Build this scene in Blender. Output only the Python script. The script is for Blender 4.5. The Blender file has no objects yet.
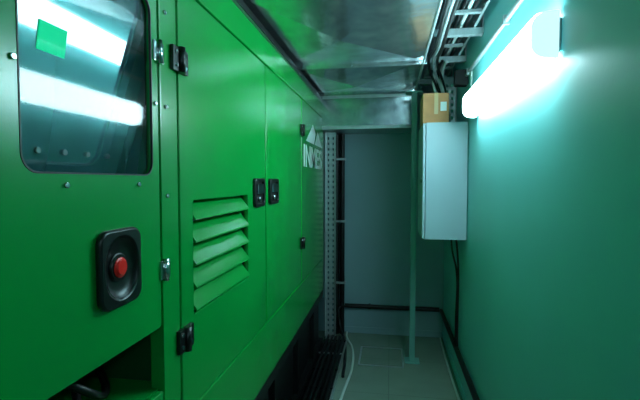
import bpy, bmesh, math, random
from mathutils import Matrix, Vector
random.seed(3)
S=bpy.context.scene
try:
    S.view_settings.view_transform='Standard'
    S.view_settings.look='None'
except Exception: pass

def lin(c):
    return tuple(((v/255)/12.92 if v/255<=.04045 else ((v/255+.055)/1.055)**2.4) for v in c)
def mat(name,rgb,rough=.5,metal=0,var=.0,scale=6,bump=0,bscale=40,emit=None,es=0,spec=.5,aniso=None):
    m=bpy.data.materials.new(name); m.use_nodes=True
    nt=m.node_tree; b=nt.nodes['Principled BSDF']
    c=lin(rgb)
    b.inputs['Base Color'].default_value=(*c,1)
    b.inputs['Roughness'].default_value=rough
    b.inputs['Metallic'].default_value=metal
    b.inputs['Specular IOR Level'].default_value=spec
    tc=nt.nodes.new('ShaderNodeTexCoord')
    if var>0:
        n=nt.nodes.new('ShaderNodeTexNoise'); n.inputs['Scale'].default_value=scale; n.inputs['Detail'].default_value=5
        nt.links.new(tc.outputs['Object'],n.inputs['Vector'])
        r=nt.nodes.new('ShaderNodeValToRGB')
        r.color_ramp.elements[0].position=.3; r.color_ramp.elements[1].position=.7
        r.color_ramp.elements[0].color=(*[v*(1-var) for v in c],1)
        r.color_ramp.elements[1].color=(*[min(1,v*(1+var)) for v in c],1)
        nt.links.new(n.outputs['Fac'],r.inputs['Fac']); nt.links.new(r.outputs['Color'],b.inputs['Base Color'])
    if bump>0:
        n2=nt.nodes.new('ShaderNodeTexNoise'); n2.inputs['Scale'].default_value=bscale; n2.inputs['Detail'].default_value=4
        nt.links.new(tc.outputs['Object'],n2.inputs['Vector'])
        bp=nt.nodes.new('ShaderNodeBump'); bp.inputs['Strength'].default_value=bump; bp.inputs['Distance'].default_value=.01
        nt.links.new(n2.outputs['Fac'],bp.inputs['Height']); nt.links.new(bp.outputs['Normal'],b.inputs['Normal'])
    if emit:
        b.inputs['Emission Color'].default_value=(*lin(emit),1); b.inputs['Emission Strength'].default_value=es
    return m

GREEN=mat('green_powder_coat',(0,146,56),.23,var=.05,scale=3,bump=.03,bscale=300,spec=.6)
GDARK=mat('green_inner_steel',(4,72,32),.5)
BLACK=mat('black_plastic',(12,13,14),.35)
RUBBER=mat('black_rubber',(8,9,10),.45)
SKID=mat('black_painted_steel',(9,11,12),.45,var=.3,scale=5)
CHROME=mat('chrome',(205,210,212),.15,1)
GALV=mat('galvanised_steel',(222,236,242),.17,.95,var=.25,scale=10,bump=.40,bscale=4.5)
GALV2=mat('galvanised_tray',(185,198,200),.35,.6,var=.12,scale=30)
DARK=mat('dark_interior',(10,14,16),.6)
WALLR=mat('wall_paint_teal',(122,212,214),.42,var=.03,scale=2,bump=.04,bscale=60)
WALLB=mat('wall_paint_grey',(142,172,182),.6,var=.04,scale=2,bump=.03,bscale=60)
CEIL=mat('ceiling_concrete',(90,105,105),.8,var=.1)
CAB=mat('cabinet_paint',(168,192,202),.4,var=.02)
POST=mat('post_paint',(110,170,162),.45)
CARD=mat('cardboard',(205,142,95),.8,var=.1,scale=12)
TAPE=mat('packing_tape',(215,180,130),.3)
WHITE=mat('white_plastic',(225,230,228),.4)
LETTER=mat('white_vinyl',(225,235,232),.5)
RED=mat('red_button_plastic',(255,35,30),.35)
PCB=mat('controller_panel',(40,68,80),.05,spec=1.0)
PCB.node_tree.nodes['Principled BSDF'].inputs['Coat Weight'].default_value=.8
PCB.node_tree.nodes['Principled BSDF'].inputs['Coat Roughness'].default_value=.05
SCREEN=mat('controller_display',(20,140,90),.6,emit=(10,200,140),es=1.1,spec=.1)
CABLEW=mat('white_cable',(200,215,210),.5)
LAMP=mat('lit_diffuser',(240,250,250),.4,emit=(200,246,255),es=28)
FILL_LAMP=mat('added_fill_diffuser',(240,250,250),.4,emit=(200,246,255),es=12)  # emission of the added fill light behind the camera
LAMPEND=mat('lit_end_cap',(220,235,235),.4,emit=(210,246,255),es=1.0)
LAMPB=mat('lamp_housing',(200,210,210),.5)

FLOOR=bpy.data.materials.new('floor_tile'); FLOOR.use_nodes=True
nt=FLOOR.node_tree; b=nt.nodes['Principled BSDF']; b.inputs['Roughness'].default_value=.25
tc=nt.nodes.new('ShaderNodeTexCoord'); br=nt.nodes.new('ShaderNodeTexBrick')
br.offset=0; br.inputs['Scale'].default_value=1; br.inputs['Brick Width'].default_value=.6; br.inputs['Row Height'].default_value=.6
br.inputs['Mortar Size'].default_value=.003
br.inputs['Color1'].default_value=(*lin((142,160,146)),1); br.inputs['Color2'].default_value=(*lin((138,156,143)),1); br.inputs['Mortar'].default_value=(*lin((120,136,125)),1)
nt.links.new(tc.outputs['Object'],br.inputs['Vector'])
nz=nt.nodes.new('ShaderNodeTexNoise'); nz.inputs['Scale'].default_value=4; nz.inputs['Detail'].default_value=8
nt.links.new(tc.outputs['Object'],nz.inputs['Vector'])
mx=nt.nodes.new('ShaderNodeMixRGB'); mx.blend_type='MULTIPLY'; mx.inputs['Fac'].default_value=.35
nt.links.new(br.outputs['Color'],mx.inputs['Color1']); nt.links.new(nz.outputs['Fac'],mx.inputs['Color2'])
nt.links.new(mx.outputs['Color'],b.inputs['Base Color'])

# clear acrylic pane: Schlick reflectance, same from both sides
GLASS=bpy.data.materials.new('window_acrylic'); GLASS.use_nodes=True
nt=GLASS.node_tree; nt.nodes.clear()
o=nt.nodes.new('ShaderNodeOutputMaterial'); mix=nt.nodes.new('ShaderNodeMixShader')
t=nt.nodes.new('ShaderNodeBsdfTransparent'); t.inputs['Color'].default_value=(.90,.96,.96,1)
g=nt.nodes.new('ShaderNodeBsdfGlossy'); g.inputs['Roughness'].default_value=.05
lw=nt.nodes.new('ShaderNodeLayerWeight'); lw.inputs['Blend'].default_value=.5
pw=nt.nodes.new('ShaderNodeMath'); pw.operation='POWER'; pw.inputs[1].default_value=5
ma=nt.nodes.new('ShaderNodeMath'); ma.operation='MULTIPLY_ADD'; ma.inputs[1].default_value=.94; ma.inputs[2].default_value=.06
nt.links.new(lw.outputs['Facing'],pw.inputs[0]); nt.links.new(pw.outputs[0],ma.inputs[0])
nt.links.new(ma.outputs[0],mix.inputs[0]); nt.links.new(t.outputs[0],mix.inputs[1]); nt.links.new(g.outputs[0],mix.inputs[2]); nt.links.new(mix.outputs[0],o.inputs[0])

def empty(name,loc=(0,0,0)):
    e=bpy.data.objects.new(name,None); S.collection.objects.link(e); e.empty_display_size=.05; return e
def link(name,me,m,parent=None):
    ob=bpy.data.objects.new(name,me); S.collection.objects.link(ob)
    if m and not me.materials: me.materials.append(m)
    if parent: ob.parent=parent
    return ob
def box(name,x0,x1,y0,y1,z0,z1,m,parent=None,bev=0,rot=None):
    bm=bmesh.new(); bmesh.ops.create_cube(bm,size=1)
    bmesh.ops.scale(bm,vec=(x1-x0,y1-y0,z1-z0),verts=bm.verts)
    if rot: bmesh.ops.rotate(bm,matrix=Matrix.Rotation(rot[0],3,rot[1]),verts=bm.verts)
    bmesh.ops.translate(bm,vec=((x0+x1)/2,(y0+y1)/2,(z0+z1)/2),verts=bm.verts)
    if bev>0: bmesh.ops.bevel(bm,geom=bm.edges[:],offset=bev,segments=2,affect='EDGES',profile=.7)
    me=bpy.data.meshes.new(name); bm.to_mesh(me); bm.free()
    return link(name,me,m,parent)
def cyl(name,p0,p1,r,m,parent=None,r2=None,seg=24,bev=0):
    p0=Vector(p0);p1=Vector(p1);d=p1-p0
    bm=bmesh.new(); bmesh.ops.create_cone(bm,cap_ends=True,segments=seg,radius1=r,radius2=r if r2 is None else r2,depth=d.length)
    if bev>0:
        es=[e for e in bm.edges if len(e.link_faces)==2 and any(len(f.verts)>4 for f in e.link_faces)]
        bmesh.ops.bevel(bm,geom=es,offset=bev,segments=3,affect='EDGES')
    q=d.to_track_quat('Z','Y').to_matrix().to_4x4()
    bmesh.ops.transform(bm,matrix=Matrix.Translation((p0+p1)/2)@q,verts=bm.verts)
    for f in bm.faces: f.smooth=len(f.verts)==4
    me=bpy.data.meshes.new(name); bm.to_mesh(me); bm.free()
    return link(name,me,m,parent)
def tomesh(ob,name,m,parent,M=None):
    dg=bpy.context.evaluated_depsgraph_get(); dg.update()
    me=bpy.data.meshes.new_from_object(ob.evaluated_get(dg)); me.name=name
    if M: me.transform(M)
    bpy.data.objects.remove(ob)
    me.materials.clear()
    o2=link(name,me,m,parent); return o2
def tube(name,pts,r,m,parent=None,smooth=True):
    cu=bpy.data.curves.new(name,'CURVE'); cu.dimensions='3D'; cu.bevel_depth=r; cu.bevel_resolution=4; cu.resolution_u=8; cu.use_fill_caps=True
    if smooth:
        s=cu.splines.new('BEZIER'); s.bezier_points.add(len(pts)-1)
        for p,q in zip(s.bezier_points,pts): p.co=q; p.handle_left_type=p.handle_right_type='AUTO'
    else:
        s=cu.splines.new('POLY'); s.points.add(len(pts)-1)
        for p,q in zip(s.points,pts): p.co=(*q,1)
    ob=bpy.data.objects.new(name+'_c',cu); S.collection.objects.link(ob)
    o2=tomesh(ob,name,m,parent)
    for f in o2.data.polygons: f.use_smooth=True
    return o2
def rr(x0,x1,y0,y1,r,n=6):
    r=min(r,(x1-x0)/2-1e-4,(y1-y0)/2-1e-4)
    if r<=0: return [(x0,y0),(x1,y0),(x1,y1),(x0,y1)]
    out=[]
    for cx,cy,a in((x1-r,y1-r,0),(x0+r,y1-r,90),(x0+r,y0+r,180),(x1-r,y0+r,270)):
        for i in range(n+1):
            t=math.radians(a+90*i/n); out.append((cx+r*math.cos(t),cy+r*math.sin(t)))
    return out
MX=Matrix(((0,0,1,0),(1,0,0,0),(0,1,0,0),(0,0,0,1)))
MY=Matrix(((1,0,0,0),(0,0,-1,0),(0,1,0,0),(0,0,0,1)))
def sheet(name,outline,holes,x,th,m,parent=None,bev=.002,M=MX):
    cu=bpy.data.curves.new(name,'CURVE'); cu.dimensions='2D'; cu.fill_mode='BOTH'
    cu.extrude=max(th/2-bev,.0002); cu.bevel_depth=bev; cu.bevel_resolution=1; cu.offset=-bev
    for loop in [outline]+holes:
        s=cu.splines.new('POLY'); s.points.add(len(loop)-1); s.use_cyclic_u=True
        for p,q in zip(s.points,loop): p.co=(q[0],q[1],0,1)
    ob=bpy.data.objects.new(name+'_c',cu); S.collection.objects.link(ob)
    return tomesh(ob,name,m,parent,M@Matrix.Translation((0,0,x-th/2)))

# ---------------- room ----------------
XR,YB,ZC=.51,4.2,3.0
XL,YF=-2.3,-1.8
box('floor',XL-.1,XR+.1,YF-.1,YB+.1,-.1,0,FLOOR)
box('ceiling',XL-.1,XR+.1,YF-.1,YB+.1,ZC,ZC+.1,CEIL)
box('wall_right',XR,XR+.1,YF-.1,YB+.1,0,ZC,WALLR)
box('wall_back',XL-.1,XR,YB,YB+.1,0,ZC,WALLB)
box('wall_left',XL-.1,XL,YF,YB,0,ZC,WALLB)
box('wall_front',XL-.1,XR,YF-.1,YF,0,ZC,WALLB)
box('baseboard_right',XR-.008,XR,YF,YB,0,.06,WALLR,bev=.002)
box('baseboard_back',-.44,XR-.01,YB-.008,YB,0,.06,WALLB,bev=.002)

# ---------------- generator ----------------
G=empty('generator')
XG=-.6
y0,y1=-.3,3.88
box('skid_base',-1.75,-.64,y0+.05,y1-.03,0,.5,SKID,G,bev=.01)
box('skid_flange_top',-.66,-.602,y0,y1,.44,.5,SKID,G,bev=.004)
box('skid_flange_foot',-.66,-.60,y0,y1,0,.05,SKID,G,bev=.004)
for i,yy in enumerate([1.0,1.6,2.2,2.8,3.4]):
    box('skid_stiffener_%d'%i,-.645,-.605,yy,yy+.012,.05,.44,SKID,G)
box('body_core',-1.8,-.62,1.10,1.23,.505,2.185,GDARK,G)
box('body_core_mid_low',-1.8,-.62,1.23,1.78,.505,1.07,GDARK,G)
box('body_core_mid_high',-1.8,-.62,1.23,1.78,1.455,2.185,GDARK,G)
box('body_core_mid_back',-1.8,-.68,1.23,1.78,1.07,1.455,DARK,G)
box('body_core_far',-1.8,-.62,1.78,y1,.505,2.185,GDARK,G)
box('body_core_rear',-1.8,-.92,y0,1.10,.505,2.185,GDARK,G)
box('body_core_low',-.92,-.62,y0,1.10,.505,.935,GREEN,G)
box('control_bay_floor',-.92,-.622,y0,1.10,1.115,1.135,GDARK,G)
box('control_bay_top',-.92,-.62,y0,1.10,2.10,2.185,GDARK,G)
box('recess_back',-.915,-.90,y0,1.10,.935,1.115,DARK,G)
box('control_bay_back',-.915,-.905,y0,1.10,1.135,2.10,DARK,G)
sheet('control_door',rr(.46,1.052,1.11,2.12,.012),[rr(.622,1.020,1.515,1.955,.034)],XG,.012,GREEN,G,bev=.002)
sheet('control_door_side',rr(y0,.452,1.11,2.12,.006),[],XG,.02,GREEN,G,bev=.003)
bm=bmesh.new()
bm.faces.new([bm.verts.new(p) for p in((-.608,.606,1.50),(-.608,1.03,1.50),(-.608,1.03,1.97),(-.608,.606,1.97))])
me=bpy.data.meshes.new('control_window_pane');bm.to_mesh(me);bm.free();link('control_window_pane',me,GLASS,G)
sheet('control_window_gasket',rr(.620,1.022,1.513,1.957,.035),[rr(.6235,1.0185,1.5165,1.9535,.0325)],XG+.001,.006,RUBBER,G,bev=.0005)
TA=math.radians(9.3)
FXC=-.661
box('controller_fascia',FXC-.008,FXC,.5,1.085,1.38,1.96,PCB,G,rot=(TA,'Y'))  # tilt shaped to mirror the lamp as an upper strip in the window
def fx(z): return FXC+(z-1.67)*math.tan(TA)
box('controller_display',fx(1.772)-.004,fx(1.772)+.003,.712,.780,1.745,1.799,SCREEN,G,bev=.001,rot=(TA,'Y'))
for i in range(4):
    cyl('controller_button_%d'%i,(fx(1.56)-.006,.74+i*.07,1.56),(fx(1.56)+.005,.74+i*.07,1.56),.006,BLACK,G)
box('control_frame_post_low',-.64,-.60,1.062,1.152,.505,2.12,GREEN,G,bev=.003)
sheet('lower_left_panel',rr(y0,1.055,.505,.935,.006),[],XG,.02,GREEN,G,bev=.003)
for i in range(4):
    tube('recess_cable_%d'%i,[(-.90,.45+i*.14,1.10),(-.78+.02*i,.50+i*.13,.98+.01*i),(-.72,.62+i*.12,.955),(-.80,.78+i*.09,1.0),(-.90,.86+i*.07,1.09)],.010,RUBBER,G)
zt,zb=2.06,.80
lh=rr(1.245,1.765,1.085,1.44,.01)
sheet('door_a',rr(1.163,2.028,zb,zt,.01),[lh],XG,.02,GREEN,G,bev=.003)
sheet('door_b',rr(2.042,2.885,zb,zt,.01),[],XG,.02,GREEN,G,bev=.003)
sheet('door_c',rr(2.9,y1,zb,zt,.01),[],XG,.02,GREEN,G,bev=.003)
sheet('top_rail',rr(1.163,y1,zt+.008,2.19,.006),[],XG,.02,GREEN,G,bev=.003)
sheet('top_rail_front',rr(y0,1.155,2.128,2.19,.006),[],XG,.02,GREEN,G,bev=.003)
sheet('sill_rail',rr(1.163,y1,.505,zb-.008,.006),[],XG-.001,.02,GREEN,G,bev=.003)
box('roof',-1.8,-.6,y0,y1,2.19,2.205,GDARK,G,bev=.003)
box('roof_gasket',-.66,-.596,y0,y1,2.205,2.235,RUBBER,G,bev=.004)
n=5; pitch=.071
for i in range(n):
    ztop=1.438-i*pitch; zbt=ztop-.058
    prof=[(-.640,ztop-.001),(-.636,ztop+.001),(-.594,zbt+.005),(-.592,zbt),(-.597,zbt-.001),(-.640,ztop-.006)]
    bm=bmesh.new(); A=[];B=[]
    for (px,pz) in prof:
        A.append(bm.verts.new((px,1.249,pz)));B.append(bm.verts.new((px,1.761,pz)))
    k=len(prof)
    bm.faces.new(A[::-1]);bm.faces.new(B)
    for j in range(k): bm.faces.new((A[j],A[(j+1)%k],B[(j+1)%k],B[j]))
    bmesh.ops.recalc_face_normals(bm,faces=bm.faces)
    me=bpy.data.meshes.new('louver_%d'%i);bm.to_mesh(me);bm.free();link('louver_%d'%i,me,GREEN,G)
def handle(k,ya,yb,flip):
    zc=1.447
    sheet('handle_plate_%d'%k,rr(ya,yb,zc-.065,zc+.065,.02),[rr(ya+.018,yb-.018,zc-.05,zc+.05,.018)],XG+.014,.016,BLACK,G,bev=.003)
    sheet('handle_dish_%d'%k,rr(ya+.012,yb-.012,zc-.055,zc+.055,.018),[],XG+.004,.006,RUBBER,G,bev=.001)
    box('handle_paddle_%d'%k,XG+.004,XG+.016,ya+.035,yb-.035,zc-.005,zc+.04,CHROME,G,bev=.004)
    cyl('handle_lock_%d'%k,(XG+.004,(ya+yb)/2,zc-.03),(XG+.014,(ya+yb)/2,zc-.03),.012,CHROME,G)
handle(0,1.83,1.985,0); handle(1,2.075,2.24,1)
ec,ez=.866,1.308
sheet('estop_bezel',rr(ec-.073,ec+.073,ez-.086,ez+.086,.03,8),[rr(ec-.056,ec+.056,ez-.068,ez+.068,.055,10)],XG+.016,.016,BLACK,G,bev=.005)
bm=bmesh.new()
rings=[(.058,.013),(.053,.007),(.042,.003),(.026,.002),(.0,.002)]
prev=None
for r,dx in rings:
    if r==0: cur=[bm.verts.new((XG+dx,ec,ez))]
    else: cur=[bm.verts.new((XG+dx,ec+r*math.cos(t*math.tau/40),ez+r*1.18*math.sin(t*math.tau/40))) for t in range(40)]
    if prev:
        for j in range(40):
            if len(cur)==1: bm.faces.new((prev[j],prev[(j+1)%40],cur[0]))
            else: bm.faces.new((prev[j],prev[(j+1)%40],cur[(j+1)%40],cur[j]))
    prev=cur
bmesh.ops.recalc_face_normals(bm,faces=bm.faces)
for f in bm.faces:f.smooth=True
me=bpy.data.meshes.new('estop_dish');bm.to_mesh(me);bm.free();link('estop_dish',me,BLACK,G)
cyl('estop_collar',(XG+.001,ec,ez),(XG+.008,ec,ez),.032,BLACK,G,bev=.003)
cyl('estop_mushroom',(XG+.004,ec,ez),(XG+.015,ec,ez),.024,RED,G,r2=.021,bev=.005,seg=40)
for k,(yy,zz) in enumerate([(1.045,1.835),(1.062,1.262)]):
    box('hinge_leaf_a_%d'%k,XG,XG+.005,yy-.018,yy-.002,zz-.025,zz+.025,CHROME,G,bev=.001)
    box('hinge_leaf_b_%d'%k,XG,XG+.005,yy+.014,yy+.03,zz-.025,zz+.025,CHROME,G,bev=.001)
    cyl('hinge_pin_%d'%k,(XG+.006,yy+.006,zz-.03),(XG+.006,yy+.006,zz+.03),.008,CHROME,G)
def bh(k,yy,zz,s=1):
    box('door_hinge_leaf_a_%d'%k,XG,XG+.012,yy-.042*s,yy-.008*s,zz-.034*s,zz+.034*s,BLACK,G,bev=.003)
    box('door_hinge_leaf_b_%d'%k,XG,XG+.012,yy+.008*s,yy+.045*s,zz-.034*s,zz+.034*s,BLACK,G,bev=.003)
    cyl('door_hinge_barrel_%d'%k,(XG+.014,yy,zz-.036*s),(XG+.014,yy,zz+.036*s),.011*s,BLACK,G)
    for a in(-.026,.028):
        for c in(-.018,.018):
            cyl('door_hinge_screw_%d_%d_%d'%(k,a*1000,c*1000),(XG+.011,yy+a*s,zz+c*s),(XG+.015,yy+a*s,zz+c*s),.006*s,CHROME,G,seg=12)
bh(0,1.157,1.842); bh(1,1.172,1.035); bh(2,2.892,1.845,1.1); bh(3,2.892,1.075,1.1)
for k,(yy,zz) in enumerate([(.61,1.70),(.72,1.492),(.955,1.492),(1.035,1.70),(1.088,1.70),(1.088,1.46),(1.088,1.95)]):
    cyl('bolt_%d'%k,(XG,yy,zz),(XG+.005,yy,zz),.0055,CHROME,G,seg=16,bev=.001)
def text(s,size,ya,z,name,sx=1):
    cu=bpy.data.curves.new(name,'FONT'); cu.body=s; cu.size=size; cu.extrude=.0008; cu.offset=.003
    ob=bpy.data.objects.new(name+'_c',cu); S.collection.objects.link(ob)
    M=Matrix.Translation((XG+.0012,ya,z))@MX@Matrix.Diagonal((sx,1,1,1))
    return tomesh(ob,name,LETTER,G,M)
text('INMES',.225,2.95,1.605,'logo_lettering',1.28)
bm=bmesh.new()
for pts in ([(3.05,1.79),(3.38,1.79),(3.46,1.88),(3.33,1.94)],[(3.42,1.79),(3.78,1.79),(3.55,1.91)]):
    bm.faces.new([bm.verts.new((XG+.0015,a,c)) for a,c in pts])
me=bpy.data.meshes.new('logo_peaks');bm.to_mesh(me);bm.free();link('logo_peaks',me,LETTER,G)

# ---------------- ventilation duct ----------------
D=empty('ventilation_duct')
zd=2.27; xa,xb=-.72,.205
secs=[(-1.2,.35),(.35,1.6),(1.6,2.86),(2.86,3.80)]
for i,(a,c) in enumerate(secs):
    bm=bmesh.new()
    bo=[bm.verts.new(p) for p in((xa,a,zd),(xb,a,zd),(xb,c,zd),(xa,c,zd))]
    to=[bm.verts.new(p) for p in((xa,a,2.75),(xb,a,2.75),(xb,c,2.75),(xa,c,2.75))]
    mid=bm.verts.new(((xa+xb)/2,(a+c)/2,zd-.05))
    for j in range(4):
        bm.faces.new((bo[j],bo[(j+1)%4],mid)); bm.faces.new((bo[j],bo[(j+1)%4],to[(j+1)%4],to[j]))
    bm.faces.new(to); bmesh.ops.recalc_face_normals(bm,faces=bm.faces)
    me=bpy.data.meshes.new('duct_section_%d'%i);bm.to_mesh(me);bm.free();link('duct_section_%d'%i,me,GALV,D)
    box('duct_flange_%d'%i,xa-.02,xb+.02,c-.012,c+.012,zd-.025,zd+.5,GALV,D,bev=.002)
    for s,xx in enumerate((xa+.14,(xa+xb)/2,xb-.05)):
        cyl('duct_flange_bolt_%d_%d'%(i,s),(xx,c-.02,zd-.012),(xx,c-.011,zd-.012),.008,CHROME,D,seg=6)
box('duct_drop',xa,xb-.005,3.80,4.19,1.975,2.75,GALV,D,bev=.004)
box('duct_drop_flange',xa-.01,xb+.005,3.785,4.195,1.955,1.985,GALV2,D,bev=.002)
box('duct_drop_edge',xa-.01,xb+.005,3.785,3.80,2.225,2.25,GALV2,D,bev=.002)
for yy in(.35,1.6,2.86):
    cyl('duct_hanger_%d'%int(yy*10),(xb+.012,yy,2.6),(xb+.012,yy,3.0),.005,GALV2,D)
tube('duct_edge_bead',[(xb+.004,-1.2,zd),(xb+.004,3.8,zd)],.008,GALV2,D,smooth=False)

# ---------------- support post ----------------
P=empty('support_post')
box('post_shaft',.168,.212,3.58,3.62,.006,2.218,POST,P,bev=.003)
box('post_foot',.13,.25,3.54,3.66,0,.008,POST,P,bev=.002)
box('post_head',.12,.25,3.54,3.66,2.21,2.22,POST,P,bev=.002)

# ---------------- electrical cabinet ----------------
C=empty('electrical_cabinet')
cx0,cx1,cy0,cy1,cz0,cz1=.236,.505,2.97,3.45,1.105,1.89
box('cabinet_body',cx0,cx1,cy0,cy1,cz0,cz1,CAB,C,bev=.004)
box('cabinet_door',cx0-.02,cx0-.003,cy0+.004,cy1-.004,cz0+.004,cz1-.004,CAB,C,bev=.004)
cyl('cabinet_lock',(cx0-.03,cy0+.05,1.5),(cx0-.018,cy0+.05,1.5),.012,CHROME,C)
for k,zz in enumerate((1.25,1.75)):
    cyl('cabinet_hinge_%d'%k,(cx0-.012,cy1,zz-.03),(cx0-.012,cy1,zz+.03),.008,CHROME,C)
for k in range(3):
    cyl('cabinet_gland_%d'%k,(.40+.035*k,3.19,cz0-.025),(.40+.035*k,3.19,cz0+.002),.013,BLACK,C)
box('cabinet_mount',cx1-.002,.509,cy0+.05,cy1-.05,cz0+.05,cz1-.05,CAB,C)
for k in range(2):
    tube('cabinet_cable_%d'%k,[(.435+.035*k,3.19,cz0),(.445+.035*k,3.19,1.0),(.478+.012*k,3.20,.85),(.478+.012*k,3.2,.5),(.478+.012*k,3.2,.30)],.007,RUBBER,C)

# ---------------- cardboard box ----------------
K=empty('cardboard_box')
box('carton',.215,.385,3.0,3.26,cz1+.001,cz1+.20,CARD,K,bev=.003)
box('tape_strip',.29,.315,2.998,3.262,cz1+.06,cz1+.2015,TAPE,K)
box('carton_label',.33,.37,2.9985,3.0,cz1+.08,cz1+.14,WHITE,K)
box('flap_seam',.213,.387,3.127,3.133,cz1+.199,cz1+.2025,DARK,K)

def perf(name,xA,xB,yy,z0,z1,m,step=.05):
    T=empty(name)
    holes=[]
    z=z0+.03
    w=(xB-xA)
    while z<z1-.04:
        for k in range(2):
            c=xA+w*(.3+.4*k)
            holes.append(rr(c-.009,c+.009,z,z+.026,.008,3))
        z+=step
    sheet('tray_web',rr(xA,xB,z0,z1,0),holes,-yy,.003,m,T,bev=.0004,M=MY)
    box('tray_lip_a',xA-.002,xA+.001,yy-.03,yy+.002,z0,z1,m,T)
    box('tray_lip_b',xB-.001,xB+.002,yy-.03,yy+.002,z0,z1,m,T)
    return T
T1=perf('perforated_cable_riser',-.592,-.495,3.96,0,1.95,GALV2)
for k in range(3):
    tube('riser_cable_%d'%k,[(-.575+.03*k,3.975,0.02),(-.575+.03*k,3.975,1.95)],.010,RUBBER,T1,smooth=False)
T2=perf('perforated_cable_riser.001',.405,.50,3.50,1.6,2.31,GALV2)

PP=empty('black_pipe')
tube('pipe_riser',[(-.455,4.15,0),(-.455,4.15,1.953)],.022,RUBBER,PP,smooth=False)
tube('pipe_riser_thin',[(-.51,4.16,0),(-.51,4.16,1.953)],.026,RUBBER,PP,smooth=False)
for k,zz in enumerate((.5,1.1,1.7)):
    box('pipe_clamp_%d'%k,-.53,-.425,4.125,4.197,zz,zz+.02,GALV2,PP)
PH=empty('black_conduit')
tube('conduit_run_back',[(-.43,4.175,.275),(.36,4.175,.275),(.47,4.175,.275)],.022,RUBBER,PH,smooth=False)
for k,xx in enumerate((-.2,.2)):
    box('conduit_clip_b%d'%k,xx,xx+.02,4.165,4.197,.25,.30,BLACK,PH)
PH2=empty('black_conduit.001')
tube('conduit_run_side',[(.486,4.152,.275),(.486,4.0,.275),(.486,-1.7,.275)],.018,RUBBER,PH2,smooth=False)
for k,yy in enumerate((.3,1.3,2.3,3.3)):
    box('conduit_clip_%d'%k,.48,.508,yy,yy+.02,.25,.30,BLACK,PH2)

# ---------------- overhead cable ladder ----------------
L=empty('overhead_cable_ladder')
lz=2.36
for k,xx in enumerate((.27,.455)):
    box('ladder_rail_%d'%k,xx,xx+.012,-1.5,4.15,lz,lz+.06,GALV2,L,bev=.001)
yy=-1.3;k=0
while yy<4.1:
    box('ladder_rung_%d'%k,.28,.46,yy,yy+.03,lz+.005,lz+.02,GALV2,L); yy+=.28;k+=1
for k,yy in enumerate((.2,1.1,2.0,2.55,3.1,3.75)):
    box('bracket_arm_%d'%k,.235,.508,yy,yy+.04,lz-.04,lz-.002,GALV2,L,bev=.002)
    box('bracket_plate_%d'%k,.50,.508,yy-.01,yy+.05,lz-.04,lz+.14,GALV2,L,bev=.002)
for k in range(5):
    tube('ladder_cable_%d'%k,[(.30+.03*k,-1.4,lz+.033),(.30+.03*k+.01*math.sin(k),1.0,lz+.033),(.305+.03*k,2.6,lz+.033),(.30+.03*k,4.1,lz+.033)],.011,(CABLEW if k in(0,3) else RUBBER),L)
CB=empty('hanging_cable_bundle')
for k in range(3):
    tube('sag_cable_%d'%k,[(.25+.02*k,1.1,lz-.055),(.245+.02*k,1.6,lz-.07-.01*k),(.25+.02*k,2.05,lz-.058),(.255+.02*k,2.6,lz-.08),(.26+.03*k,3.1,lz-.07),(.32+.03*k,3.30,lz-.14),(.38+.02*k,3.37,2.10),(.40+.02*k,3.38,1.903)],.009,(GALV2 if k==1 else RUBBER),CB)
for k in range(3):
    tube('drop_cable_%d'%k,[(.31+.03*k,3.0+.02*k,lz-.055),(.31+.028*k,3.2+.01*k,lz-.075),(.32+.03*k,3.33,lz-.17),(.40+.015*k,3.38,2.05),(.41+.015*k,3.38,1.903)],.010,(RUBBER if k%2 else CABLEW),CB)
WCU=empty('steel_wall_conduit')
tube('conduit_tube',[(.495,1.0,2.20),(.495,2.99,2.20)],.012,GALV2,WCU,smooth=False)
for k,yy in enumerate((1.2,2.0,2.9)):
    box('conduit_saddle_%d'%k,.48,.509,yy,yy+.02,2.18,2.22,GALV2,WCU)
JB=empty('junction_box')
box('jb_body',.43,.507,3.0,3.09,2.14,2.24,DARK,JB,bev=.006)
box('jb_lid',.424,.431,3.005,3.085,2.145,2.235,BLACK,JB,bev=.002)

# ---------------- light fixtures ----------------
def fixture(name,ya,yb,fz,cable=True,lm=None,h=.066):
    F=empty(name)
    def bar(nm,a,b_,prof,m):
        bm=bmesh.new(); A=[bm.verts.new((x,a,z)) for x,z in prof];B=[bm.verts.new((x,b_,z)) for x,z in prof];k=len(prof)
        bm.faces.new(A);bm.faces.new(B[::-1])
        for j in range(k): bm.faces.new((A[j],B[j],B[(j+1)%k],A[(j+1)%k]))
        bmesh.ops.recalc_face_normals(bm,faces=bm.faces)
        for f in bm.faces: f.smooth=len(f.verts)==4
        me=bpy.data.meshes.new(nm);bm.to_mesh(me);bm.free();return link(nm,me,m,F)
    def dome(x0,x1,h,n=14):
        pts=[]
        for i in range(n+1):
            t=math.pi*i/n
            s=abs(math.cos(t))**.6*(1 if math.cos(t)>=0 else -1)
            pts.append((x0-(x0-x1)*abs(math.sin(t))**.6,fz+h*s))
        return pts
    bar('housing_tray',ya+.008,yb,[(.508,fz+.05),(.488,fz+.052),(.488,fz-.052),(.508,fz-.05)],LAMPB)
    bar('diffuser',ya+.018,yb-.012,dome(.488,.418,h),lm)
    for s,a in((0,ya),(1,yb-.012)):
        bar('end_cap_%d'%s,a,a+.018,dome(.50,.422,h-.003),LAMPEND)
    k=0; yy=ya+.15
    while yy<yb-.1:
        for s in(-1,1):
            box('diffuser_clip_%d_%d'%(k,s+1),.476,.498,yy,yy+.018,fz+s*(h-.004)-.004,fz+s*(h-.004)+.004,GALV2,F)
        yy+=.33;k+=1
    if cable: tube('fixture_cable',[(.495,yb,fz),(.498,yb+.12,fz+.01),(.498,yb+.16,fz+.15),(.498,yb+.16,2.185)],.006,CABLEW,F)
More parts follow.
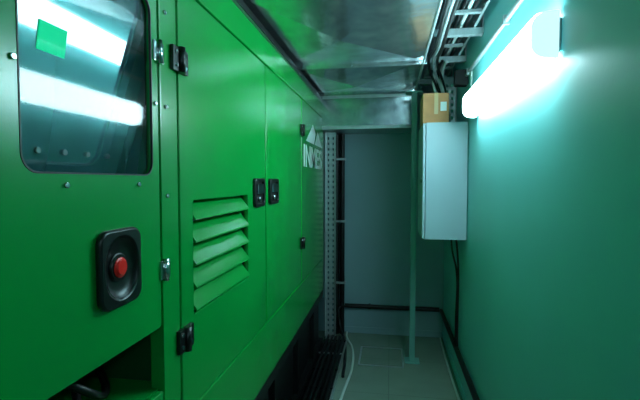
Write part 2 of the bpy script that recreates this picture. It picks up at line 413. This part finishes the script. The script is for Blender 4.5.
fixture('fluorescent_light_fixture',1.415,2.67,1.945,True,LAMP,.073)
fixture('added_fill_fixture',-1.55,-.30,1.95,False,FILL_LAMP)  # unseen fill light added behind the camera, shaped like the wall fixture

# ---------------- floor cable tray ----------------
FT=empty('floor_cable_tray')
for k,xx in enumerate((-.585,-.385)):
    box('tray_side_%d'%k,xx,xx+.004,-1.2,3.9,0,.06,GALV2 if k else SKID,FT)
box('tray_bottom',-.584,-.382,-1.2,3.9,.0,.006,SKID,FT)
yy=-1.0;k=0
while yy<3.8:
    box('tray_rung_%d'%k,-.584,-.382,yy,yy+.02,.055,.062,GALV2 if k%3==0 else SKID,FT); yy+=.3;k+=1
for k in range(6):
    x=-.56+.03*k
    tube('floor_cable_%d'%k,[(x,-1.1,.022),(x+.012*random.uniform(-1,1),.5,.024),(x+.012*random.uniform(-1,1),1.6,.022),(x+.01*random.uniform(-1,1),2.8,.024),(x,3.85,.022)],.013,RUBBER,FT)
for k in range(5):
    x=-.55+.035*k
    tube('floor_cable_top_%d'%k,[(x,-1.1,.075),(x+.015*random.uniform(-1,1),.9,.075),(x+.015*random.uniform(-1,1),2.0,.076),(x+.01*random.uniform(-1,1),3.2,.075),(x,3.85,.075)],.012,RUBBER,FT)
WC=empty('white_floor_cable')
tube('cable_run',[(-.30,-1.2,.010),(-.33,.8,.010),(-.35,2.2,.010),(-.32,2.9,.010),(-.29,3.4,.010),(-.33,3.8,.010),(-.40,4.05,.010),(-.41,4.17,.010)],.010,CABLEW,WC)
WC2=empty('white_floor_cable.001')
tube('cable_run_b',[(.475,-1.2,.010),(.47,1.0,.010),(.478,2.6,.010),(.47,3.6,.010),(.48,4.15,.010)],.008,CABLEW,WC2)
BK=empty('black_floor_cable')
tube('cable_run_c',[(-.345,3.2,.012),(-.36,3.5,.012),(-.42,3.95,.03),(-.47,4.08,.12),(-.475,4.12,.27),(-.43,4.15,.275)],.012,RUBBER,BK)
AP=empty('floor_access_cover')
sheet('cover_frame',rr(-.25,.12,3.45,3.85,.01),[rr(-.235,.105,3.465,3.835,.008)],.004,.004,GALV2,AP,bev=.0005,M=Matrix.Identity(4))
sheet('cover_plate',rr(-.232,.102,3.468,3.832,.006),[],.003,.003,FLOOR,AP,bev=.0005,M=Matrix.Identity(4))

w=bpy.data.worlds.new('World'); S.world=w; w.use_nodes=True
w.node_tree.nodes['Background'].inputs[0].default_value=(.05,.08,.08,1); w.node_tree.nodes['Background'].inputs[1].default_value=.2
cam=bpy.data.cameras.new('Camera'); co=bpy.data.objects.new('Camera',cam); S.collection.objects.link(co)
cam.sensor_width=36; cam.lens=430/640*36; cam.clip_start=.02
co.location=(0,0,1.5); co.rotation_euler=(math.radians(90-2.53),0,math.radians(9.25))
S.camera=co
